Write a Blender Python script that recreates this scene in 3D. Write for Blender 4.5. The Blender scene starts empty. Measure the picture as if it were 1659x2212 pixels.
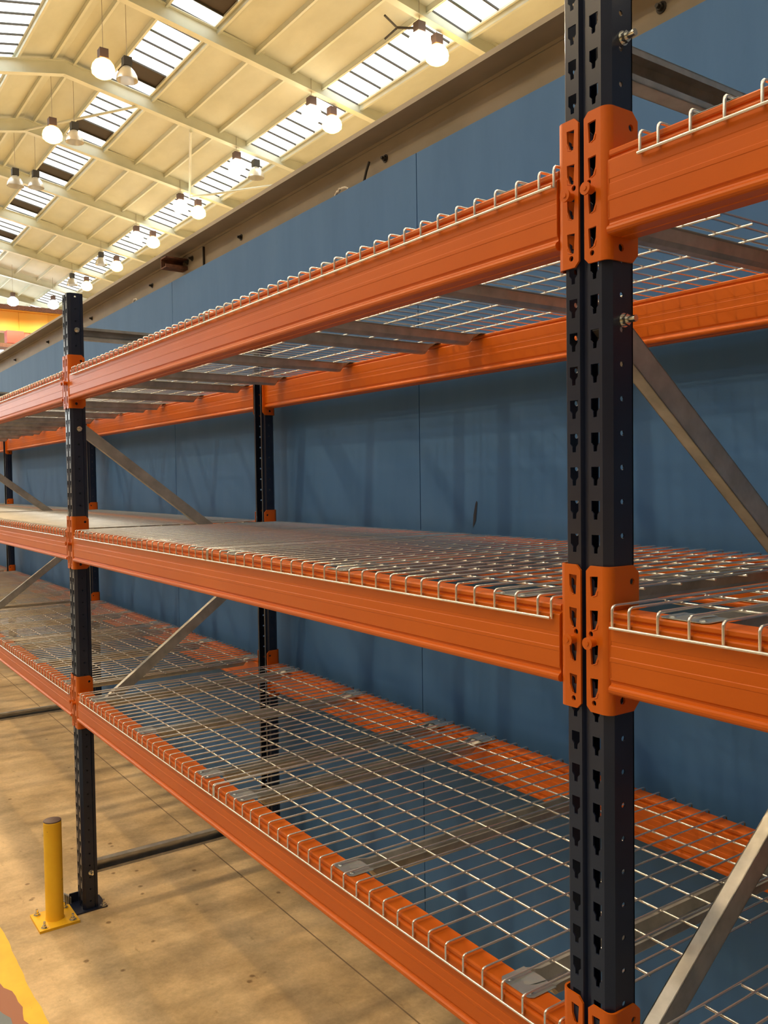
import bpy, math, random
from mathutils import Matrix, Vector
from mathutils.geometry import tessellate_polygon
random.seed(7)
SC = bpy.context.scene
COL = SC.collection
PI = math.pi

# ------------------------------------------------------------------ camera, world, light, exposure
cam = bpy.data.cameras.new('camera'); camo = bpy.data.objects.new('camera', cam); COL.objects.link(camo)
_f = Vector((-0.81957733, 0.57181552, -0.03633196)); _r = Vector((0.57254299, 0.819764, -0.01347264)); _u = Vector((-0.02207977, 0.03184348, 0.99924896))
camo.matrix_world = Matrix(((_r.x, _u.x, -_f.x, .839), (_r.y, _u.y, -_f.y, -.97956), (_r.z, _u.z, -_f.z, 1.77401), (0, 0, 0, 1)))
cam.sensor_fit = 'HORIZONTAL'; cam.sensor_width = 36; cam.lens = 1869.07 / 1659 * 36
cam.clip_start = .05; cam.clip_end = 300
SC.camera = camo
SC.view_settings.view_transform = 'Standard'; SC.view_settings.look = 'None'
SC.view_settings.gamma = 1; SC.view_settings.use_curve_mapping = False
SC.view_settings.exposure = 0.0
w = bpy.data.worlds.new('world'); SC.world = w; w.use_nodes = True
w.node_tree.nodes['Background'].inputs[0].default_value = (.92, .97, 1, 1); w.node_tree.nodes['Background'].inputs[1].default_value = 2.0
SC.cycles.max_bounces = 7; SC.cycles.diffuse_bounces = 4; SC.cycles.glossy_bounces = 4
SC.cycles.sample_clamp_indirect = 6.0
SC.cycles.caustics_reflective = False; SC.cycles.caustics_refractive = False
LAMP_W = 870; WARM = (1, .72, .40); SKY_E = 3.0

def spot_light(x, y, z, power, color):
    l = bpy.data.lights.new('lamp_light', 'SPOT'); l.energy = power; l.color = color; l.shadow_soft_size = .22
    l.spot_size = math.radians(165); l.spot_blend = .5
    o = bpy.data.objects.new('lamp_light', l); o.location = (x, y, z); COL.objects.link(o); return o
# lamps of the same grid that hang over the camera and over the open hall to its left
for _y in (.4, -5.6, -11.6):
    for _k in range(-3, 6):
        if (_k + int(_y)) % 2 == 0 or _y > 0:
            spot_light(-16.3 - 5 * _k if _k >= 0 else -16.3 - 5 * _k, _y, 12.1, LAMP_W, WARM)
for _k in (-1, -2, -3, -4):
    spot_light(-16.3 - 5 * _k, 12.8, 12.1, LAMP_W, WARM); spot_light(-21.7 - 5 * _k, 6.2, 12.1, LAMP_W, WARM)

# ------------------------------------------------------------------ materials
def mat(name, base, rough=.5, metal=0, spec=.5):
    m = bpy.data.materials.new(name); m.use_nodes = True
    b = m.node_tree.nodes['Principled BSDF']
    b.inputs['Base Color'].default_value = (*base, 1); b.inputs['Roughness'].default_value = rough
    b.inputs['Metallic'].default_value = metal; b.inputs['Specular IOR Level'].default_value = spec
    return m, m.node_tree, b
def N(nt, t, **kw):
    n = nt.nodes.new(t)
    for k, v in kw.items():
        if k in n.inputs.keys(): n.inputs[k].default_value = v
        else: setattr(n, k, v)
    return n
def tc(nt, scale=(1, 1, 1)):
    g = nt.nodes.new('ShaderNodeNewGeometry'); mp = nt.nodes.new('ShaderNodeMapping'); mp.inputs['Scale'].default_value = scale
    nt.links.new(g.outputs['Position'], mp.inputs['Vector']); return mp.outputs[0]
def noise(nt, vec, scale, detail=4, rough=.55):
    n = nt.nodes.new('ShaderNodeTexNoise'); n.inputs['Scale'].default_value = scale; n.inputs['Detail'].default_value = detail; n.inputs['Roughness'].default_value = rough
    nt.links.new(vec, n.inputs['Vector']); return n.outputs['Fac']
def ramp(nt, fac, stops):
    r = nt.nodes.new('ShaderNodeValToRGB'); e = r.color_ramp.elements
    while len(e) < len(stops): e.new(.5)
    for i, (p, c) in enumerate(stops): e[i].position = p; e[i].color = (*c, 1) if len(c) == 3 else c
    nt.links.new(fac, r.inputs[0]); return r.outputs[0]
def mix(nt, fac, a, b, mode='MIX'):
    m = nt.nodes.new('ShaderNodeMix'); m.data_type = 'RGBA'; m.blend_type = mode
    for s, v in ((0, fac), (6, a), (7, b)):
        if hasattr(v, 'links') or hasattr(v, 'is_linked'): nt.links.new(v, m.inputs[s])
        else: m.inputs[s].default_value = v if s == 0 else (*v, 1)
    return m.outputs[2]
def bump(nt, b, h, strength=.1, dist=.002):
    n = nt.nodes.new('ShaderNodeBump'); n.inputs['Strength'].default_value = strength; n.inputs['Distance'].default_value = dist
    nt.links.new(h, n.inputs['Height']); nt.links.new(n.outputs[0], b.inputs['Normal'])

M = {}
m, nt, b = mat('orange_paint', (.7, .14, .004), .40, 0, .36); v = tc(nt)
nt.links.new(ramp(nt, noise(nt, v, 3, 3), [(.35, (.63, .122, .0035)), (.7, (.70, .145, .005))]), b.inputs['Base Color'])
bump(nt, b, noise(nt, v, 450, 2), .12, .0006); M['orange'] = m
m, nt, b = mat('navy_paint', (.010, .014, .030), .32); v = tc(nt)
nt.links.new(ramp(nt, noise(nt, v, 6, 3), [(.3, (.010, .015, .036)), (.75, (.017, .025, .056))]), b.inputs['Base Color']); bump(nt, b, noise(nt, v, 500, 2), .1, .0005); M['navy'] = m
m, nt, b = mat('galvanised_steel', (.62, .60, .56), .38, .6); v = tc(nt)
vo = N(nt, 'ShaderNodeTexVoronoi', Scale=90.0); nt.links.new(v, vo.inputs['Vector'])
nt.links.new(ramp(nt, noise(nt, v, 18, 5), [(.3, (.36, .36, .34)), (.7, (.56, .55, .52))]), b.inputs['Base Color'])
nt.links.new(ramp(nt, vo.outputs['Color'], [(0, (.30, .30, .30)), (1, (.5, .5, .5))]), b.inputs['Roughness']); M['galv'] = m
m, nt, b = mat('zinc_wire', (.92, .89, .83), .24, .86); M['wire'] = m
m, nt, b = mat('zinc_bolt', (.8, .78, .68), .22, 1.0); M['bolt'] = m
m, nt, b = mat('bright_zinc_plate', (.62, .68, .69), .25, .75); v = tc(nt); bump(nt, b, noise(nt, v, 60, 2), .25, .002); M['plate'] = m
m, nt, b = mat('blue_wall_paint', (.07, .15, .27), .62, 0, .35); v = tc(nt, (1, 1, .22))
c = ramp(nt, noise(nt, v, 5, 6, .62), [(.3, (.050, .160, .40)), (.55, (.062, .182, .44)), (.8, (.076, .200, .46))])
c2 = mix(nt, ramp(nt, noise(nt, tc(nt, (1, 1, .5)), 16, 4, .6), [(.66, (0, 0, 0)), (.8, (.35, .35, .35))]), c, (.03, .10, .21))
nt.links.new(c2, b.inputs['Base Color']); bump(nt, b, noise(nt, tc(nt), 220, 3), .15, .001); M['blue'] = m
m, nt, b = mat('girder_paint', (.34, .30, .235), .55); v = tc(nt, (1, 1, 2))
nt.links.new(ramp(nt, noise(nt, v, 3, 5), [(.3, (.30, .265, .20)), (.7, (.40, .35, .28))]), b.inputs['Base Color']); M['girder'] = m
m, nt, b = mat('rusty_steel', (.14, .055, .03), .8); v = tc(nt)
nt.links.new(ramp(nt, noise(nt, v, 25, 5), [(.3, (.07, .03, .02)), (.7, (.24, .10, .055))]), b.inputs['Base Color']); M['rust'] = m
m, nt, b = mat('roof_board', (.80, .74, .62), .8, 0, .3); v = tc(nt, (.5, 1, 1))
nt.links.new(ramp(nt, noise(nt, v, 1.2, 6, .6), [(.3, (.56, .58, .50)), (.6, (.63, .65, .57))]), b.inputs['Base Color']); M['roof'] = m
m, nt, b = mat('cream_steel_paint', (.80, .76, .64), .4); v = tc(nt)
nt.links.new(ramp(nt, noise(nt, v, 1.5, 4), [(.3, (.62, .64, .54)), (.7, (.70, .72, .62))]), b.inputs['Base Color']); M['cream'] = m
m, nt, b = mat('dark_board', (.045, .03, .022), .6); M['darkboard'] = m
m, nt, b = mat('dark_bar', (.05, .045, .035), .6); M['bar'] = m
m, nt, b = mat('dark_metal', (.05, .045, .04), .5, .4); M['dark'] = m
m, nt, b = mat('yellow_paint', (.9, .52, .02), .5); v = tc(nt)
ch = ramp(nt, noise(nt, v, 38, 4, .6), [(.70, (0, 0, 0)), (.73, (1, 1, 1))])
nt.links.new(mix(nt, ch, ramp(nt, noise(nt, v, 9, 4), [(.3, (.86, .46, .012)), (.7, (.95, .56, .02))]), (.25, .13, .04)), b.inputs['Base Color']); M['yellow'] = m
m, nt, b = mat('crane_yellow', (.60, .26, .008), .6); M['crane'] = m
m, nt, b = mat('crane_red', (.6, .05, .03), .5); M['red'] = m
m, nt, b = mat('brown_paint', (.10, .06, .05), .6); M['cap'] = m
m, nt, b = mat('end_wall', (.42, .32, .17), .8); v = tc(nt); nt.links.new(ramp(nt, noise(nt, v, .5, 4), [(.3, (.34, .25, .13)), (.7, (.50, .40, .22))]), b.inputs['Base Color']); M['endwall'] = m
m, nt, b = mat('darkened_wall', (.16, .14, .11), .8); M['darkwall'] = m  # unseen hall walls, coloured dark to dim reflections and fill on the beams
m, nt, b = mat('foam', (.8, .75, .65), .9); M['foam'] = m
m, nt, b = mat('lamp_acrylic', (.75, .73, .68), .25); b.inputs['Transmission Weight'].default_value = .5; M['acrylic'] = m
def emis(name, col, s):
    m = bpy.data.materials.new(name); m.use_nodes = True; nt = m.node_tree; nt.nodes.clear()
    e = nt.nodes.new('ShaderNodeEmission'); e.inputs[0].default_value = (*col, 1); e.inputs[1].default_value = s
    o = nt.nodes.new('ShaderNodeOutputMaterial'); nt.links.new(e.outputs[0], o.inputs[0]); return m
M['glow_warm'] = emis('sodium_glow', (1, .56, .17), 9)
M['glow_white'] = emis('halide_glow', (1, .88, .62), 11)
M['glow_cool'] = emis('cool_glow', (.85, .92, 1), 9)
m = emis('daylit_rooflight', (1, .99, .93), SKY_E); nt = m.node_tree; v = tc(nt)
nt.links.new(ramp(nt, noise(nt, v, 1.1, 5, .6), [(.28, (.62, .68, .42)), (.40, (.93, .96, .84)), (.5, (1, .99, .95))]), [n for n in nt.nodes if n.type == 'EMISSION'][0].inputs[0]); M['pane'] = m
M['bigpane'] = emis('daylit_window', (.95, 1, .98), 8)
# concrete floor
m, nt, b = mat('concrete', (.5, .42, .3), .55, 0, .4)
v = tc(nt); vs = tc(nt, (1.0, .35, 1))
c = ramp(nt, noise(nt, v, 1.6, 8, .62), [(.28, (.54, .38, .20)), (.5, (.70, .51, .28)), (.72, (.82, .62, .36))])
st = ramp(nt, noise(nt, tc(nt, (1.6, .9, 1)), 2.6, 8, .68), [(.42, (1, 1, 1)), (.56, (.70, .69, .66)), (.68, (.46, .47, .46))])
c = mix(nt, .8, c, st, 'MULTIPLY')
fine = ramp(nt, noise(nt, v, 60, 6, .7), [(.3, (.86, .86, .86)), (.7, (1.08, 1.08, 1.08))])
c = mix(nt, 1.0, c, fine, 'MULTIPLY')
vo = N(nt, 'ShaderNodeTexVoronoi', Scale=7.5); nt.links.new(v, vo.inputs['Vector'])
wob = N(nt, 'ShaderNodeMath', operation='ADD'); nt.links.new(vo.outputs['Distance'], wob.inputs[0])
nn = N(nt, 'ShaderNodeMath', operation='MULTIPLY'); nn.inputs[1].default_value = .10; nt.links.new(noise(nt, v, 30, 3), nn.inputs[0]); nt.links.new(nn.outputs[0], wob.inputs[1])
spots = ramp(nt, wob.outputs[0], [(.105, (.36, .30, .24)), (.145, (1, 1, 1))])
c = mix(nt, .85, c, spots, 'MULTIPLY')
scr = ramp(nt, noise(nt, tc(nt, (1, 2.2, 1)), 9, 6, .75), [(.62, (1, 1, 1)), (.70, (.62, .58, .52))])
c = mix(nt, .7, c, scr, 'MULTIPLY')
nt.links.new(c, b.inputs['Base Color']); bump(nt, b, noise(nt, v, 90, 5), .25, .002); M['concrete'] = m
m, nt, b = mat('joint_sealant', (.22, .15, .085), .8); M['joint'] = m
m, nt, b = mat('red_floor_paint', (.34, .13, .07), .6); M['redfloor'] = m
m, nt, b = mat('blue_floor_paint', (.16, .20, .23), .6); M['bluefloor'] = m

# ------------------------------------------------------------------ mesh helpers
class MB:
    def __init__(s): s.v = []; s.f = []; s.sm = []
    def add(s, vs, fs, smooth=False, T=None):
        n = len(s.v); s.v += [tuple(T(*p)) if T else tuple(p) for p in vs]
        s.f += [tuple(i + n for i in f) for f in fs]; s.sm += [smooth] * len(fs)
    def box(s, x0, x1, y0, y1, z0, z1, T=None):
        vs = [(x0, y0, z0), (x1, y0, z0), (x1, y1, z0), (x0, y1, z0), (x0, y0, z1), (x1, y0, z1), (x1, y1, z1), (x0, y1, z1)]
        s.add(vs, [(0, 3, 2, 1), (4, 5, 6, 7), (0, 1, 5, 4), (1, 2, 6, 5), (2, 3, 7, 6), (3, 0, 4, 7)], False, T)
    def tube(s, pts, r, n=6, cap=True, smooth=True, T=None):
        pts = [Vector(p) for p in pts]; rings = []
        up = None
        for i, p in enumerate(pts):
            d = (pts[min(i + 1, len(pts) - 1)] - pts[max(i - 1, 0)]).normalized()
            if up is None:
                up = Vector((0, 0, 1)) if abs(d.z) < .9 else Vector((1, 0, 0))
            a = d.cross(up)
            if a.length < 1e-6: a = d.cross(Vector((1, 0, 0)))
            a.normalize(); bb = a.cross(d).normalized(); up = bb
            rings.append([p + a * (r * math.cos(2 * PI * k / n)) + bb * (r * math.sin(2 * PI * k / n)) for k in range(n)])
        vs = [q for R in rings for q in R]; fs = []
        for i in range(len(pts) - 1):
            for k in range(n):
                k2 = (k + 1) % n; fs.append((i * n + k, i * n + k2, (i + 1) * n + k2, (i + 1) * n + k))
        s.add(vs, fs, smooth, T)
        if cap:
            s.add(rings[0], [tuple(range(n))], False, T); s.add(rings[-1], [tuple(reversed(range(n)))], False, T)
    def cyl(s, c, axis, r, h, n=16, r2=None, T=None):
        a = Vector(axis).normalized(); u = a.orthogonal().normalized(); w_ = a.cross(u); c = Vector(c); r2 = r if r2 is None else r2
        A = [c + (u * math.cos(2 * PI * k / n) + w_ * math.sin(2 * PI * k / n)) * r for k in range(n)]
        B = [c + a * h + (u * math.cos(2 * PI * k / n) + w_ * math.sin(2 * PI * k / n)) * r2 for k in range(n)]
        s.add(A + B, [(k, (k + 1) % n, n + (k + 1) % n, n + k) for k in range(n)], True, T)
        s.add(A, [tuple(reversed(range(n)))], False, T); s.add(B, [tuple(range(n))], False, T)
    def lathe(s, prof, c=(0, 0, 0), n=20, smooth=True):
        vs = []; fs = []
        for r, z in prof:
            for k in range(n): vs.append((c[0] + r * math.cos(2 * PI * k / n), c[1] + r * math.sin(2 * PI * k / n), c[2] + z))
        for i in range(len(prof) - 1):
            for k in range(n):
                k2 = (k + 1) % n; fs.append((i * n + k, i * n + k2, (i + 1) * n + k2, (i + 1) * n + k))
        s.add(vs, fs, smooth)
    def extrude_x(s, prof, x0, x1, closed=True, smooth=False, T=None):   # prof of (y, z)
        n = len(prof); vs = [(x0, y, z) for y, z in prof] + [(x1, y, z) for y, z in prof]
        k_ = n if closed else n - 1
        s.add(vs, [(k, (k + 1) % n, n + (k + 1) % n, n + k) for k in range(k_)], smooth, T)
        if closed:
            s.add([(x0, y, z) for y, z in prof], [tuple(range(n))], False, T); s.add([(x1, y, z) for y, z in prof], [tuple(reversed(range(n)))], False, T)
    def plate(s, outline, holes, mapf, w0, w1, rim=True, T=None):        # 2-D outline with holes between depths w0 and w1
        polys = [[Vector((u, v_, 0)) for u, v_ in p] for p in [outline] + holes]
        flat = [p for P_ in polys for p in P_]; tri = tessellate_polygon(polys)
        s.add([mapf(p.x, p.y, w0) for p in flat], tri, False, T); s.add([mapf(p.x, p.y, w1) for p in flat], [tuple(reversed(t)) for t in tri], False, T)
        for i, P_ in enumerate(polys):
            if i == 0 and not rim: continue
            n = len(P_)
            s.add([mapf(p.x, p.y, w0) for p in P_] + [mapf(p.x, p.y, w1) for p in P_], [(k, (k + 1) % n, n + (k + 1) % n, n + k) for k in range(n)], False, T)
    def mesh(s, name, material, fix=True):
        me = bpy.data.meshes.new(name); me.from_pydata(s.v, [], s.f); me.materials.append(M[material] if isinstance(material, str) else material)
        me.polygons.foreach_set('use_smooth', s.sm); me.update()
        return me
    def build(s, name, material, parent=None, loc=(0, 0, 0)):
        return obj(name, s.mesh(name, material), parent, loc)
def obj(name, me, parent=None, loc=(0, 0, 0), rotz=0):
    o = bpy.data.objects.new(name, me); COL.objects.link(o); o.location = loc
    if rotz: o.rotation_euler = (0, 0, rotz)
    if parent: o.parent = parent
    return o
def tag(o, label, cat, group=None):
    o['label'] = label; o['category'] = cat
    if group: o['group'] = group
    return o
def thing(name, label, cat, loc=(0, 0, 0), group=None, rotz=0):
    o = bpy.data.objects.new(name, None); COL.objects.link(o); o.location = loc
    if rotz: o.rotation_euler = (0, 0, rotz)
    return tag(o, label, cat, group)
def struct(o): o['kind'] = 'structure'; return o
def circ(cx, cy, r, n=10, ph=0): return [(cx + r * math.cos(ph + 2 * PI * k / n), cy + r * math.sin(ph + 2 * PI * k / n)) for k in range(n)]

# ------------------------------------------------------------------ setting: floor, blue wall, girder
LB = 2.785; D = .928; ZTOP = 2.553; WALL_Y = 1.0; WALL_Z = 2.99
f = MB(); f.add([(-66, -19.5, 0), (16, -19.5, 0), (16, 16, 0), (-66, 16, 0)], [(0, 1, 2, 3)])
f.box(-66, 16, -19.5, 16, -.2, -.02)
floor = struct(f.build('floor', 'concrete'))
# saw-cut joint, slightly uneven
j = MB(); pts = []; x = -40.0
while x < 3: pts.append((x, .676 + random.uniform(-.002, .002))); x += .35
for (xa, ya), (xb, yb) in zip(pts, pts[1:]):
    j.add([(xa, ya - .003, .0006), (xb, yb - .003, .0006), (xb, yb + .003, .0006), (xa, ya + .003, .0006)], [(0, 1, 2, 3)])
j.build('floor_joint', 'joint', floor)
# painted walkway edge: yellow line, worn red-brown band, grey-blue walkway
def wavy(y0, amp, ph): return lambda x: y0 + amp * math.sin(x * 9 + ph) + amp * .6 * math.sin(x * 23 + ph * 2) + amp * .4 * math.sin(x * 51 + ph)
e0 = wavy(-.309, .003, 1); e1 = wavy(-.372, .013, 2.2); e2 = wavy(-.412, .012, .7)
def band(name, fa, fb, matn, z):
    mb = MB(); x = -40.0
    while x < 6:
        d = .04 if -3.5 < x < 0 else .5
        mb.add([(x, fb(x), z), (x + d, fb(x + d), z), (x + d, fa(x + d), z), (x, fa(x), z)], [(0, 1, 2, 3)]); x += d
    return mb.build(name, matn, floor)
band('yellow_line', e0, e1, 'yellow', .0012); band('red_paint_band', e1, e2, 'redfloor', .0010); band('walkway_paint', e2, lambda x: -4.2, 'bluefloor', .0008)  # walkway paint darkened, and widened out of view, to cut bounce onto beams

wall = bpy.data.objects.new('wall_right', None); COL.objects.link(wall); struct(wall)
joints = [-1.758 - 2.445 * k for k in range(-2, 17)]
for a, b_ in zip(joints, joints[1:]):
    mb = MB(); g = .0022; dy = random.uniform(0, .0015)
    mb.box(b_ + g, a - g, WALL_Y + dy, WALL_Y + .018, 0, WALL_Z + random.uniform(-.002, .002)); mb.build('panel', 'blue', wall)
mb = MB(); mb.box(-41, 5.5, WALL_Y + .02, WALL_Y + .045, 0, WALL_Z - .01); mb.build('backing_board', 'dark', wall)
mb = MB(); mb.add([(-1.435, .9985, 1.70), (-1.431, .9985, 1.695), (-1.440, .9985, 1.63), (-1.456, .9985, 1.605), (-1.452, .9985, 1.65), (-1.441, .9985, 1.69)], [(0, 1, 2, 3, 4, 5)]); mb.build('scuff_mark', 'navy', wall)
# steel girder behind the wall
tr = bpy.data.objects.new('trim_1', None); COL.objects.link(tr); struct(tr)
GY = 1.062; GZ = 3.147
mb = MB(); mb.box(-46, 5, GY, GY + .012, 2.62, GZ); mb.build('web', 'girder', tr)
mb = MB(); mb.box(-46, 5, .958, GY + .11, GZ, GZ + .020); mb.build('top_flange', 'girder', tr)
mb = MB(); mb.box(-46, 5, .962, GY + .11, 2.60, 2.616); mb.box(-46, 5, GY - .006, GY, GZ - .012, GZ); mb.build('flange_fillet', 'girder', tr)
def hexbolt(s, c, ax, r=.013, h=.012, rod=.02):
    s.cyl(c, ax, r * 1.5, .003, 14); s.cyl(Vector(c) + Vector(ax) * .003, ax, r, h, 6); s.cyl(Vector(c) + Vector(ax) * (.003 + h), ax, r * .55, rod, 10)
mb = MB(); hexbolt(mb, (0, 0, 0), (0, -1, 0), .011, .010, .010); bolt_me = mb.mesh('bolt', 'dark')
bx = [(-.713, 3.070)]; bx += [(-.713 - 1.329 * k, 3.068) for k in range(1, 24)]
for x, z in bx: obj('bolt', bolt_me, tr, (x, GY, z))
for x, z in ((-4.10, 3.094), (-4.03, 3.10)): obj('bolt', bolt_me, tr, (x, GY, z))
mb = MB(); mb.box(-3.853, -3.846, GY - .012, GY, 2.62, GZ - .02); mb.build('dark_strip', 'dark', tr)  # narrow dark strip on the girder web
mb = MB()                                                     # rusty stub channel sticking out over the wall
mb.box(-4.182, -4.174, .925, GY, 3.048, 3.112); mb.box(-4.174, -4.10, .925, GY, 3.048, 3.055); mb.box(-4.174, -4.10, .925, GY, 3.105, 3.112); mb.box(-4.107, -4.10, .925, GY, 3.055, 3.068)
tag(mb.build('steel_stub', 'rust'), 'rusty steel channel stub sticking out from the grey girder above the blue wall', 'steel bracket')
mb = MB(); mb.tube([(-2.16, 1.03, 2.95), (-2.155, 1.03, 3.0), (-2.135, 1.03, 3.04), (-2.12, 1.035, 3.075)], .006, 6)
tag(mb.build('loose_strap', 'dark'), 'thin dark strap poking up over the blue wall top, in front of girder', 'strap')
def scrap(label, x0, x1, z0, seed):
    rnd = random.Random(seed); mb = MB(); n = 9; P_ = []
    for i in range(n):
        t = i / (n - 1); P_.append((x0 + (x1 - x0) * t, 1.006 + rnd.uniform(-.004, .004), z0 + .016 * math.sin(t * PI) ** .5 + rnd.uniform(-.003, .003)))
    for i in range(n - 1): mb.tube([P_[i], P_[i + 1]], .0035 + .004 * rnd.random(), 5)
    mb.tube([P_[0], (P_[0][0] - .006, P_[0][1], P_[0][2] - .012)], .0035, 5)
    tag(mb.build('foam_scrap', 'foam'), label, 'foam scrap', 'white scraps caught on the blue wall top')
scrap('larger white foam scrap on top edge of the blue wall, beside the dark strap', -2.335, -2.235, 2.992, 3)
scrap('small white foam scrap on the blue wall top, near the far upright', -4.92, -4.83, 2.99, 5)

# outer shell of the hall
def shell(name, x0, x1, y0, y1, z0, z1, matn):
    mb = MB(); mb.box(x0, x1, y0, y1, z0, z1); return struct(mb.build(name, matn))
shell('wall_far', -63.3, -63, -19.5, 16, 0, 16, 'endwall')
shell('wall_near', 14, 14.3, -19.5, 16, 0, 16, 'darkwall')
shell('wall_left', -63.3, 14.3, -19.8, -19.5, 0, 16, 'darkwall')
shell('wall_back', -63.3, 14.3, 15.6, 15.9, 0, 16, 'cream')
win = bpy.data.objects.new('window_1', None); COL.objects.link(win); struct(win)
mb2 = MB()
for i in range(17):  # real window, its unseen width added for reflections on the wire decks
    for j in range(3):
        mb = MB(); mb.box(-63, -62.95, -17.9 + 1.78 * i + .04, -17.9 + 1.78 * (i + 1) - .04, 5.0 + 2.05 * j + .04, 5.0 + 2.05 * (j + 1) - .04); mb.build('pane', 'bigpane', win)
for i in range(18): mb2.box(-62.97, -62.88, -17.94 + 1.78 * i, -17.86 + 1.78 * i, 5, 11.2)
for j in range(4): mb2.box(-62.97, -62.88, -17.94, 12.40, 4.96 + 2.05 * j, 5.04 + 2.05 * j)
mb2.build('window_frame', 'cream', win)

# ------------------------------------------------------------------ roof
RY = 6.4; RT = .2102
def rz(y):                                                    # underside of the roof boards
    y = abs(((y - RY + 8.4) % 16.8) - 8.4); return 14.21 + .1962 + .0 - RT * (y - 0) + .196 - .0 if False else 14.60 - RT * y
S5 = 5.0; X0 = -16.21
roof = bpy.data.objects.new('ceiling', None); COL.objects.link(roof); struct(roof)
KA, KB = -6, 9
xa, xb = X0 - KB * S5 - 1.7, X0 - KA * S5 + .2
spans = [(-19.5, -10.4, -2.0), (-2.0, 6.4, 15.6)]
sky_rows = [(7.81, 9.02, True), (12.52, 13.63, False), (3.78, 4.99, False), (-.83, .28, False), (-5.4, -4.3, False), (-9.0, -7.8, False), (-13.0, -11.8, False), (-17.6, -16.5, False)]
strips = []; ys = [-19.5, -10.4, -2.0, 6.4, 15.6]
cuts = sorted(set(ys + [v_ for a, b_, c_ in sky_rows for v_ in (a, b_)]))
for a, b_ in zip(cuts, cuts[1:]):
    if any(abs(a - r_[0]) < 1e-6 for r_ in sky_rows): continue
    mb = MB(); mb.add([(xa, a, rz(a)), (xb, a, rz(a)), (xb, b_, rz(b_)), (xa, b_, rz(b_)), (xa, a, rz(a) + .05), (xb, a, rz(a) + .05), (xb, b_, rz(b_) + .05), (xa, b_, rz(b_) + .05)],
                      [(0, 3, 2, 1), (4, 5, 6, 7), (0, 1, 5, 4), (1, 2, 6, 5), (2, 3, 7, 6), (3, 0, 4, 7)])
    # overlapping board seams every 1.2 m
    mb.build('roof_board', 'roof', roof)
# rafters: I-section following both slopes
def rafter(k):
    X = X0 - k * S5; mb = MB()
    for (y0, yr, y1) in spans:
        for a, b_ in ((y0, yr), (yr, y1)):
            for (hw, za, zb) in ((.11, -.05, -.035), (.008, -.44, -.05), (.11, -.455, -.44)):
                za_, zb_ = za - .10, zb - .10
                vs = [(X - hw, a, rz(a) + za_), (X + hw, a, rz(a) + za_), (X + hw, b_, rz(b_) + za_), (X - hw, b_, rz(b_) + za_), (X - hw, a, rz(a) + zb_), (X + hw, a, rz(a) + zb_), (X + hw, b_, rz(b_) + zb_), (X - hw, b_, rz(b_) + zb_)]
                mb.add(vs, [(0, 3, 2, 1), (4, 5, 6, 7), (0, 1, 5, 4), (1, 2, 6, 5), (2, 3, 7, 6), (3, 0, 4, 7)])
    mb.build('rafter', 'cream', roof)
for k in range(KA, KB + 1): rafter(k)
pur = [6.1, 6.7, 7.70, 9.13, 10.27, 11.41, 12.40, 13.74, 14.8]
pur = pur + [12.8 - y for y in pur if y != 6.1 and y != 6.7] + [6.1] ; pur = sorted(set(round(p_, 3) for p_ in pur + [p_ - 16.8 for p_ in pur]))
for y in pur:
    if y < -19: continue
    mb = MB(); w_ = .035
    for (y0, y1, z0, z1) in ((y - w_, y - w_ + .012, -.135, 0), (y - w_, y + w_, -.012 - .13, -.13), (y + w_ - .008, y + w_, -.13, -.11)):
        z = rz(y); mb.box(xa, xb, y0, y1, z + z0, z + z1)
    mb.build('purlin', 'cream', roof)
# rooflights: panes, bars and sills, bay by bay
bounds = [.0, .125, .25, .375, .5, .625, .75, .875, 1.0]
bounds_a = [.0, .18, .305, .43, .56, .69, .865, 1.0]
mb = MB(); mb.box(-.005, .005, -.5, .5, -.01, .03)
n_p = 0
for (ya, yb, darkrow) in sky_rows:
    vis = ya > 3.5
    for k in range(KA, KB):
        bs = bounds_a if darkrow else bounds
        glz = bpy.data.objects.new('rooflight', None); COL.objects.link(glz); glz.parent = roof
        Xk = X0 - k * S5; dz = -RT if ya >= RY - .01 or (-10.4 < ya < -2) else RT
        bars = MB(); z0, z1 = rz(ya), rz(yb)
        cells = list(zip(bs, bs[1:])) if vis else [(0., 1.)]
        for i, (u0, u1) in enumerate(cells):
            x1, x0 = Xk - u0 * S5 - .018, Xk - u1 * S5 + .018
            mbp = MB(); mbp.add([(x0, ya, z0 + .03), (x1, ya, z0 + .03), (x1, yb, z1 + .03), (x0, yb, z1 + .03), (x0, ya, z0 + .04), (x1, ya, z0 + .04), (x1, yb, z1 + .04), (x0, yb, z1 + .04)],
                                [(0, 3, 2, 1), (4, 5, 6, 7), (0, 1, 5, 4), (1, 2, 6, 5), (2, 3, 7, 6), (3, 0, 4, 7)])
            dark = darkrow and i == 5
            mbp.build('blanking_board' if dark else 'pane', 'darkboard' if dark else 'pane', glz)
            xx = x0 - .018
            bars.add([(xx - .018, ya, z0 - .02), (xx + .018, ya, z0 - .02), (xx + .018, yb, z1 - .02), (xx - .018, yb, z1 - .02), (xx - .018, ya, z0 + .03), (xx + .018, ya, z0 + .03), (xx + .018, yb, z1 + .03), (xx - .018, yb, z1 + .03)],
                     [(0, 3, 2, 1), (4, 5, 6, 7), (0, 1, 5, 4), (1, 2, 6, 5), (2, 3, 7, 6), (3, 0, 4, 7)])
        bars.build('glazing_bar', 'bar', glz)
        lo = yb if z1 < z0 else ya
        sl = MB(); sl.box(Xk - S5 + .12, Xk - .12, lo - .03, lo + .03, min(z0, z1) - .05, min(z0, z1) + .01); sl.build('sill', 'cream', glz)
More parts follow.
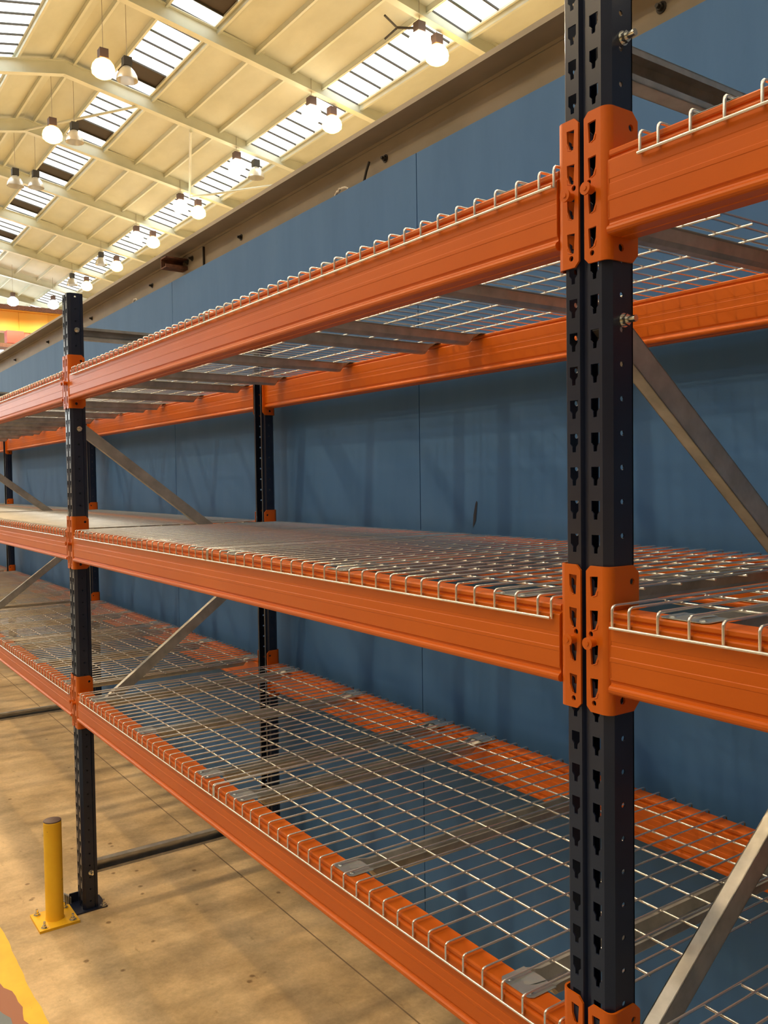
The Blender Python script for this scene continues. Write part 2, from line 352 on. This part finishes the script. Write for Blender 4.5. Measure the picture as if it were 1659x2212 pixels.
# wind-bracing rods between rafters
def rp(k, y): return (X0 - k * S5, y, rz(y) - .5)
for a, b_ in ((rp(2, 10.4), rp(3, 12.4)), (rp(3, 12.4), rp(2, 14.5)), (rp(3, 6.4), rp(2, 8.6))):
    mb = MB(); mb.tube([a, b_], .045, 8); mb.build('brace_rod', 'cream', roof)
# loose dark flashing hanging under the near rooflight
for a, b_ in (((-16.93, 11.64, 13.25), (-17.06, 12.09, 13.15)), ((-16.84, 12.33, 13.10), (-16.55, 12.60, 13.05)), ((-17.67, 12.17, 13.14), (-17.12, 12.13, 13.15)), ((-17.1, 12.1, 13.16), (-16.84, 12.35, 13.1))):
    mb = MB(); mb.tube([a, b_], .035, 4); mb.build('loose_flashing', 'dark', roof)

# ------------------------------------------------------------------ high-bay lamps
def lamp(x, y, z, state, label):
    t = thing('high_bay_lamp', label, 'lamp', (x, y, z), 'high-bay lamps hanging from the roof')
    L_ = rz(y) - z + .02
    mb = MB(); mb.tube([(0, 0, .62), (0, 0, L_)], .008, 5); mb.build('suspension_cable', 'girder', t)
    mb = MB(); mb.box(-.11, .11, -.11, .11, .37, .60); mb.build('gear_box', 'dark' if state == 'off' else 'cap', t)
    mb = MB(); pr = [(.07, .38), (.12, .34), (.20, .25), (.265, .12), (.285, 0)]
    mb.lathe(pr, n=18); mb.lathe([(r - .008, z_ - .004) for r, z_ in pr][::-1], n=18); mb.build('reflector', 'acrylic' if state == 'off' else 'glow_' + state, t)
    if state != 'off':
        mb = MB(); mb.lathe([(.001, -.13), (.12, -.115), (.22, -.06), (.28, .02), (.295, .10), (.27, .20), (.20, .30), (.10, .36), (.001, .37)], n=20); mb.build('lit_bowl', 'glow_' + state, t)
        spot_light(x, y, z - .2, LAMP_W, WARM if state == 'warm' else (1, .88, .68))
ordn = ['nearest', 'second', 'third', 'fourth', 'fifth', 'sixth', 'seventh']
for k in range(7):
    st = 'off' if k == 2 else 'warm'
    lamp(-16.318 - 5 * k, 12.79, 12.23, st, ('%s lamp from the camera in the outer row over the girder, %s' % (ordn[k], 'unlit clear reflector' if st == 'off' else 'glowing orange')))
for k in range(7):
    st = 'off' if k in (5, 6) else 'white'
    lamp(-16.158 - 5 * k, 12.0 if k else 12.12, 12.28, st, ('%s lamp in the row just inside the girder row, %s' % (ordn[k], 'unlit, grey head' if st == 'off' else 'glowing white')))
for k in range(4):
    st = 'off' if k == 2 else 'warm'
    lamp(-21.5 - 5 * k, 6.10, 12.20, st, ('%s lamp of the left row under the roof ridge, %s' % (ordn[k], 'unlit' if st == 'off' else 'glowing orange')))
for k in range(3):
    lamp(-22.2 - 5 * k, 6.95, 12.50, 'off', '%s unlit domed lamp just right of the ridge row of lamps' % ordn[k])
lamp(-50, 9.85, 11.75, 'cool', 'left one of two cool white lamps in front of the yellow crane'); lamp(-50, 11.98, 11.80, 'cool', 'right one of two cool white lamps in front of the yellow crane')

# ------------------------------------------------------------------ overhead crane far away
t = thing('overhead_crane', 'yellow overhead crane girder spanning the far end of the hall', 'crane', (-52, 0, 0))
mb = MB(); mb.box(-.3, .3, 2, 15.4, 10.55, 11.65); mb.box(-.42, .42, 2, 15.4, 11.65, 11.72); mb.box(-.42, .42, 2, 15.4, 10.5, 10.56)
for y in [2.5 + 1.6 * i for i in range(9)]: mb.box(.3, .34, y, y + .06, 10.56, 11.65)
mb.build('girder', 'crane', t)
mb = MB(); mb.box(-.5, .5, 2, 15.4, 11.72, 11.98); mb.build('walkway', 'rust', t)
mb = MB(); mb.box(.3, 1.0, 9.7, 10.6, 9.75, 10.45); mb.cyl((.65, 9.75, 10.1), (0, 1, 0), .3, 1.2, 14); mb.build('hoist_trolley', 'red', t)
mb = MB(); mb.box(.4, .8, 10.75, 11.2, 9.9, 10.35); mb.build('hoist_motor', 'crane', t)
mb = MB(); mb.box(-.2, 1.0, 2, 11.0, 9.5, 9.72); mb.build('lower_rail', 'rust', t)
mb = MB(); mb.box(.55, .6, 10.1, 10.15, 8.6, 9.8); mb.build('hoist_rope', 'dark', t)

# ------------------------------------------------------------------ pallet racking
# all shapes are modelled for the front, right-hand case and mirrored for the others
def mirror(mx=False, my=False, cx=0, cy=0):
    return lambda x, y, z: ((2 * cx - x) if mx else x, (2 * cy - y) if my else y, z)
UX = -.0435                                                    # centre of the upright section (relative to frame origin)
def upright_mesh():
    mb = MB(); P = .05; zo = 2.376 % P + P / 2 - P              # cell boundaries; slot centred in each cell
    th = .0022
    def strips(p0, p1, holes_u=None, hole=None):
        (xa_, ya_), (xb_, yb_) = p0, p1; L = math.hypot(xb_ - xa_, yb_ - ya_); dx, dy = (xb_ - xa_) / L, (yb_ - ya_) / L; nx, ny = dy, -dx
        def mp(u, v_, w_): return (xa_ + dx * u - nx * w_, ya_ + dy * u - ny * w_, v_)
        if hole is None:
            mb.plate([(0, 0), (L, 0), (L, ZTOP), (0, ZTOP)], [], mp, 0, th); return
        z = zo
        while z < ZTOP - 1e-6:
            a = max(z, 0); b_ = min(z + P, ZTOP)
            if b_ - a > P - 1e-6: mb.plate([(0, a), (L, a), (L, b_), (0, b_)], [hole(holes_u, (a + b_) / 2)], mp, 0, th, rim=False)
            else: mb.plate([(0, a), (L, a), (L, b_), (0, b_)], [], mp, 0, th)
            z += P
    def tear(u, z): return [(u - .0078, z + .014), (u + .0078, z + .014), (u + .0078, z - .001), (u + .0036, z - .0055), (u + .0032, z - .0135), (u - .0032, z - .0135), (u - .0036, z - .0055), (u - .0078, z - .001)]
    def rnd(u, z): return circ(u, z + .0125, .0042, 8)
    c = UX
    half = [(.005, .007), (.008, 0), (.034, 0), (.045, .011)]
    R = lambda s: [(c + s * x, y) for x, y in half]
    r_, l_ = R(1), R(-1)
    strips(l_[0], r_[0])                                        # groove bottom
    strips(r_[0], r_[1]); strips(l_[1], l_[0])
    strips(r_[1], r_[2], .0125, tear); strips(l_[2], l_[1], .026 - .0125, tear)
    strips(r_[2], r_[3]); strips(l_[3], l_[2])
    xr, xl = c + .045, c - .045
    strips((xr, .011), (xr, .046), .019, rnd); strips((xl, .046), (xl, .011), .016, rnd)
    strips((xr, .046), (xr - .006, .051)); strips((xl + .006, .051), (xl, .046))
    strips((xr - .006, .051), (xr - .006, .062)); strips((xl + .006, .062), (xl + .006, .051))
    strips((xr - .006, .062), (xr - .018, .062)); strips((xl + .018, .062), (xl + .006, .062))
    return mb
UP = upright_mesh().mesh('upright', 'navy')
def cchan(p0, p1, w_=.043, fl=.026, th=.002, open_=False):          # C channel in the plane x = const, web facing +x
    mb = MB(); p0 = Vector(p0); p1 = Vector(p1); d = (p1 - p0).normalized(); n = Vector((1, 0, 0)).cross(d).normalized(); L = (p1 - p0).length
    if n.z < 0: n = -n
    def bx_(a0, a1, b0, b1):
        vs = [p0 + d * s + Vector((a, 0, 0)) + n * b_ for s in (0, L) for a, b_ in ((a0, b0), (a1, b0), (a1, b1), (a0, b1))]
        mb.add(vs, [(0, 3, 2, 1), (4, 5, 6, 7), (0, 1, 5, 4), (1, 2, 6, 5), (2, 3, 7, 6), (3, 0, 4, 7)])
    e = (-fl, -fl + th) if open_ else (-th, 0); g_ = (-th, 0) if open_ else (-fl, -fl + th)
    bx_(e[0], e[1], -w_ / 2, w_ / 2); bx_(-fl, 0, w_ / 2 - th, w_ / 2); bx_(-fl, 0, -w_ / 2, -w_ / 2 + th)
    bx_(g_[0], g_[1], w_ / 2 - .011, w_ / 2); bx_(g_[0], g_[1], -w_ / 2, -w_ / 2 + .011)
    if open_: bx_(-fl, -fl + .006, -.004, .004)
    return mb
mb = MB(); mb.cyl((0, 0, 0), (1, 0, 0), .0105, .0015, 14); mb.cyl((.0015, 0, 0), (1, 0, 0), .0085, .007, 6); mb.cyl((.0085, 0, 0), (1, 0, 0), .005, .014, 10); BOLT = mb.mesh('bolt', 'bolt')
mb = MB(); mb.plate([(-.105, -.035), (.015, -.035), (.015, .095), (-.105, .095)], [], lambda u, v_, w_: (u, v_, w_), 0, .006)
mb.box(-.104, -.099, -.03, .05, .006, .045)
FOOT = mb.mesh('base_plate', 'navy')
mb = MB()
for a in range(4): mb.box(-.135 + a * .006, -.106 + a * .006, -.050 + a * .007, -.046 + a * .007, .006, .046 - a * .004)
mb.box(-.128, -.106, -.03, .01, .006, .012); SHIM = mb.mesh('shim_stack', 'galv')
mb = MB(); hexbolt(mb, (0, 0, 0), (0, 0, 1), .009, .008, .014); ANCHOR = mb.mesh('anchor_bolt', 'bolt')
XB = -.030
HZ = [cchan((XB, .05, 2.397), (XB, D - .05, 2.397), .051, .032, open_=True).mesh('horizontal_brace', 'galv'), cchan((XB, .05, .161), (XB, D - .05, .161), .050, .032, open_=True).mesh('horizontal_brace', 'galv')]
DG = [cchan((XB, .045, 2.012), (XB, D - .045, 1.40 - .038)).mesh('diagonal_brace', 'galv'), cchan((XB, D - .045, 1.415), (XB, .045, .785)).mesh('diagonal_brace', 'galv')]
def frame(k, label):
    t = thing('upright_frame', label, 'rack frame', (-LB * k, 0, 0), 'upright frames of the pallet racking')
    obj('upright', UP, t); obj('upright', UP, t, (2 * UX, D, 0), PI)
    for me in HZ: obj('horizontal_brace', me, t)
    for me in DG: obj('diagonal_brace', me, t)
    obj('base_plate', FOOT, t); obj('base_plate', FOOT, t, (2 * UX, D, 0), PI)
    for y, z in ((.034, 2.404), (.034, 2.002), (.034, .158), (.034, .795), (D - .034, 2.404), (D - .034, 1.385), (D - .034, .158)):
        obj('bolt', BOLT, t, (UX + .045, y, z))
    obj('shim_stack', SHIM, t); obj('anchor_bolt', ANCHOR, t, (-.117, .0, .012)); obj('anchor_bolt', ANCHOR, t, (.004, .082, .006))
    return t
frame(0, 'tall navy slotted upright frame filling the right of the picture, nearest the camera')
frame(1, 'navy upright frame beside the yellow bollard, braced to a rear post')
frame(2, 'navy upright frame whose rear post shows just right of the bollard-side post')
frame(3, 'navy upright frame with rear post at the left edge of the picture')
frame(4, 'farthest navy upright frame, next after the post at the left picture edge')

# connector plates and crossbeams
CH = .217
def connector(s, T):
    # front flange with hook punchings
    z = lambda d_: -d_
    def slot(u, d_): return [(u - .0075, z(d_ - .014)), (u + .0075, z(d_ - .015)), (u + .0065, z(d_ + .002)), (u + .001, z(d_ + .015)), (u - .0055, z(d_ + .015))]
    holes = [slot(-.023, d_) for d_ in (.030, .080, .131, .181)] + [circ(-.029, z(.101), .0042, 9), circ(-.0235, z(.203), .0042, 9)]
    ch = .008
    s.plate([(-.038, z(CH - ch)), (-.038 + ch, z(CH)), (-.007, z(CH)), (-.007, 0), (-.038 + ch, 0), (-.038, z(ch))], holes, lambda u, v_, w_: (u, w_, v_), -.0045, -.001, T=T)
    n = 6; arc_o = [(-.007 + .013 * math.sin(a), .0085 - .013 * math.cos(a)) for a in [PI / 2 * i / n for i in range(n + 1)]]
    arc_i = [(-.007 + .0095 * math.sin(a), .0085 - .0095 * math.cos(a)) for a in [PI / 2 * i / n for i in range(n + 1)]]
    for A, fl in ((arc_o, 0), (arc_i, 1)):
        vs = [(x, y, 0) for x, y in A] + [(x, y, -CH) for x, y in A]; m_ = n + 1
        s.add(vs, [(i, i + 1, m_ + i + 1, m_ + i) for i in range(n)], True, T)
    for zz in (0, -CH):
        vs = [(x, y, zz) for x, y in arc_o + arc_i]; m_ = n + 1
        s.add(vs, [(i, i + 1, m_ + i + 1, m_ + i) for i in range(n)], False, T)
    c2 = .012
    s.plate([(.0085, 0), (.061 - c2, 0), (.061, z(c2)), (.061, z(CH - c2)), (.061 - c2, z(CH)), (.0085, z(CH))],
            [circ(.046, z(.024), .0052, 10), circ(.024, z(.198), .0058, 10)], lambda u, v_, w_: (w_, u, v_), .006, .0025, T=T)
def hooks(s, T):
    for d_ in (.030, .080, .131, .181):                          # pressed-in tab behind every punching
        s.add([(-.0155, -.001, -(d_ - .015)), (-.0155, -.001, -(d_ + .004)), (-.024, .010, -(d_ + .008)), (-.027, .010, -(d_ - .012))], [(0, 1, 2, 3)], False, T)
        s.tube([(-.0245, -.0042, -(d_ + .0152)), (-.0175, -.0042, -(d_ + .0128)), (-.0158, -.0042, -(d_ + .006))], .0012, 5, T=T)
def pin(s, T):
    s.cyl((-.024, -.004, -.113), (0, -1, 0), .0062, .012, 14, T=T); s.cyl((-.024, -.016, -.113), (0, -1, 0), .0092, .003, 16, T=T)
    s.cyl((-.024, -.019, -.113), (0, -1, 0), .0036, .0012, 10, T=T)
_F = [(.003, 0), (.0006, -.0006), (-.0006, -.0025), (-.0006, -.0075), (.0008, -.0095), (.0028, -.0105), (.0028, -.0128), (.0, -.0138), (-.0026, -.0150), (-.0034, -.0168), (-.0034, -.042), (-.0029, -.0430), (-.0029, -.0485), (-.0034, -.0495),
      (-.0035, -.0655), (-.0041, -.0665), (-.0041, -.0720), (-.0035, -.073), (-.0032, -.0985), (-.0012, -.1010), (-.0006, -.1035), (-.0012, -.1060), (-.0042, -.1075), (-.0066, -.1098), (-.0074, -.1130), (-.0066, -.1165), (-.0044, -.1190), (-.0015, -.1200), (.0195, -.1200), (.0205, -.1175)]
BEAM = _F + [(.044 - y, z) for y, z in _F[::-1]]
def beam_meshes(my):
    T1 = mirror(my=my); b_ = MB(); b_.extrude_x([(y, z - .064) for y, z in BEAM], .0055, LB - .0925, T=T1)
    for x in (.0065, LB - .0935): b_.tube([(x, -.0028, -.084), (x, -.0030, -.160)], .0012, 5, T=T1)
    out = {'b': b_.mesh('beam', 'orange')}
    for side, TT in (('r', mirror(my=my)), ('l', lambda x, y, z: (LB - .087 - x, -y if my else y, z))):   # 'r' at the left end of the beam (right face of its upright)
        c_ = MB(); connector(c_, TT); hooks(c_, TT); p_ = MB(); pin(p_, TT); out[side] = (c_.mesh('connector', 'orange'), p_.mesh('lock_pin', 'orange'))
    return out
BM = {False: beam_meshes(False), True: beam_meshes(True)}
TZ = {'top': 2.3024, 'middle': 1.6444, 'bottom': .9836}
bays = {0: 'right of the near upright', 1: 'left of the near upright', 2: 'just beyond the bollard-side upright', 3: 'third bay beyond the near upright', 4: 'farthest bay at the left'}
def crossbeam(b_, lv, rear):
    y = D if rear else 0
    t = thing('crossbeam', 'orange %s crossbeam of the %s shelf, %s' % ('rear' if rear else 'front', lv, bays[b_]), 'rack beam', (-LB * b_, y, TZ[lv]), 'orange crossbeams of the racking')
    S_ = BM[rear]; obj('beam', S_['b'], t)
    for sd in 'rl':
        c_ = obj('connector', S_[sd][0], t); obj('lock_pin', S_[sd][1], c_)
for b_ in range(5):
    for lv in TZ:
        for rear in (False, True): crossbeam(b_, lv, rear)

# wire decks
WR = .0024
def crosswire_pts():
    a = [(0, -.0068, -.0275), (0, -.0068, -.0010), (0, -.0060, .0028), (0, -.0035, .0050), (0, .0015, .0056)]
    return a + [(0, D - y, z) for _, y, z in a[::-1]]
mb = MB(); mb.tube(crosswire_pts(), WR, 6); CW = mb.mesh('cross_wire', 'wire')
DW = 1.310
mb = MB(); mb.tube([(0, 0, 0), (DW, 0, 0)], WR, 6); LW = mb.mesh('line_wire', 'wire')
SEC = [(-.0285, -.0030), (-.0225, -.0042), (-.0185, -.026), (-.0105, -.034), (.0105, -.034), (.0185, -.026), (.0225, -.0042), (.0285, -.0030)]
def rail_mesh():
    mb = MB(); ya, yb = .088, D - .088
    rows = []
    def row(y, sec): return [(x, y, z) for x, z in sec]
    flat = lambda k, zoff: [(x * 1.25, zoff) for x, z in SEC]
    rows = [row(.058, [(x * 1.30, .0008) for x, z in SEC]), row(.074, [(x * 1.1, z * .45) for x, z in SEC]), row(ya, SEC), row(yb, SEC), row(D - .074, [(x * 1.1, z * .45) for x, z in SEC]), row(D - .058, [(x * 1.30, .0008) for x, z in SEC])]
    n = len(SEC)
    for off in (0, -.0016):
        vs = [(x, y, z + off) for R_ in rows for x, y, z in R_]
        mb.add(vs, [(i * n + k, i * n + k + 1, (i + 1) * n + k + 1, (i + 1) * n + k) for i in range(len(rows) - 1) for k in range(n - 1)], False)
    for sx in (0, n - 1):
        vs = [(R_[sx][0], R_[sx][1], R_[sx][2]) for R_ in rows] + [(R_[sx][0], R_[sx][1], R_[sx][2] - .0016) for R_ in rows]; m_ = len(rows)
        mb.add(vs, [(i, i + 1, m_ + i + 1, m_ + i) for i in range(m_ - 1)])
    return mb
RAIL = rail_mesh().mesh('support_rail', 'galv')
def endplate(my):
    T_ = mirror(my=my, cy=D / 2); mb = MB()
    mb.plate([(-.0385, .010), (-.032, .003), (.032, .003), (.0385, .010), (.0385, .062), (-.0385, .062)], [], lambda u, v_, w_: (u, v_, w_), .0002, .0010, T=T_)
    for x in (-.024, .024):
        mb.lathe([(.0055, .001), (.0045, .0022), (.0005, .0026)], (x, (D - .016) if my else .016, 0), 10)
    # shallow pressed trough running into the channel
    vs = []; 
    for y, w2, dz in ((.026, .006, .0012), (.040, .012, .0030), (.062, .016, .0030)): vs += [(-w2, y, dz - .0006), (0, y, dz), (w2, y, dz - .0006)]
    mb.add(vs, [(0, 1, 4, 3), (1, 2, 5, 4), (3, 4, 7, 6), (4, 5, 8, 7)], True, T_)
    return mb
EP = [endplate(False).mesh('end_plate', 'plate'), endplate(True).mesh('end_plate', 'plate')]
def cross_x():
    xs = [0, .030]; x = .080
    while x < DW - .045: xs.append(x); x += .05
    return xs + [DW - .030, DW]
CXs = cross_x()
LY = [.115 + .1 * k for k in range(8)]
mbw = MB()
for x in CXs: mbw.tube([(x, y, z) for _, y, z in crosswire_pts()], WR, 4, cap=False)
for y in LY: mbw.tube([(0, y, .0008), (DW, y, .0008)], WR, 4, cap=False)
for y in (-.0112, D + .0112): mbw.tube([(0, y, -.0258), (DW, y, -.0258)], WR, 4, cap=False)
GRID = mbw.mesh('wire_grid', 'wire')
def deck(b_, lv, half, x0, dz=0):
    zt = TZ[lv] - .064
    lab = 'galvanised wire mesh deck on the %s shelf, %s, %s half' % (lv, bays[b_], half)
    t = thing('wire_deck', lab, 'wire shelf', (x0, 0, zt + {'top': .0008, 'middle': .0040, 'bottom': .0015}[lv]), 'wire mesh decks on the racking')
    if b_ <= 1:
        for x in CXs: obj('cross_wire', CW, t, (x + random.uniform(-.0012, .0012), 0, 0))
        for y in LY: obj('line_wire', LW, t, (0, y, .0008))
        for y in (-.0112, D + .0112): obj('line_wire', LW, t, (0, y, -.0258))
    else:
        o = obj('wire_grid', GRID, t); o['kind'] = 'stuff'
    for dx in (-.545, 0, .545):
        r_ = obj('support_rail', RAIL, t, (DW / 2 + dx, 0, {'top': .0002, 'middle': -.0030, 'bottom': -.0006}[lv]))
        for e in EP: obj('end_plate', e, r_)
for b_ in range(0, 5):
    for lv in TZ:
        if b_ == 0:
            deck(0, lv, 'left', .063 if lv == 'top' else .012)
        else:
            base = -LB * (b_ - 1)
            deck(b_, lv, 'right', base - .0958 - DW - (.0095 if lv == 'middle' else 0)); deck(b_, lv, 'left', base - 1.412 - DW - (.0095 if lv == 'middle' else 0))

# ------------------------------------------------------------------ yellow bollard
t = thing('bollard', 'short yellow steel bollard with brown cap, bolted beside the far upright', 'bollard', (-2.788, -.114, 0))
mb = MB(); mb.plate([(-.083, -.078), (.083, -.078), (.083, .078), (-.083, .078)], [], lambda u, v_, w_: (u, v_, w_), 0, .010); mb.build('base_plate', 'yellow', t)
mb = MB(); mb.lathe([(.0375, .01), (.035, .016), (.035, .405), (.034, .4105), (.001, .4105)], n=32); mb.build('post', 'yellow', t)
mb = MB(); mb.lathe([(.0345, .4105), (.0345, .4135), (.033, .4145), (.001, .4145)], n=32); mb.build('cap', 'cap', t)
for x in (-.062, .062):
    for y in (-.055, .055): obj('anchor_bolt', ANCHOR, t, (x, y, .010))
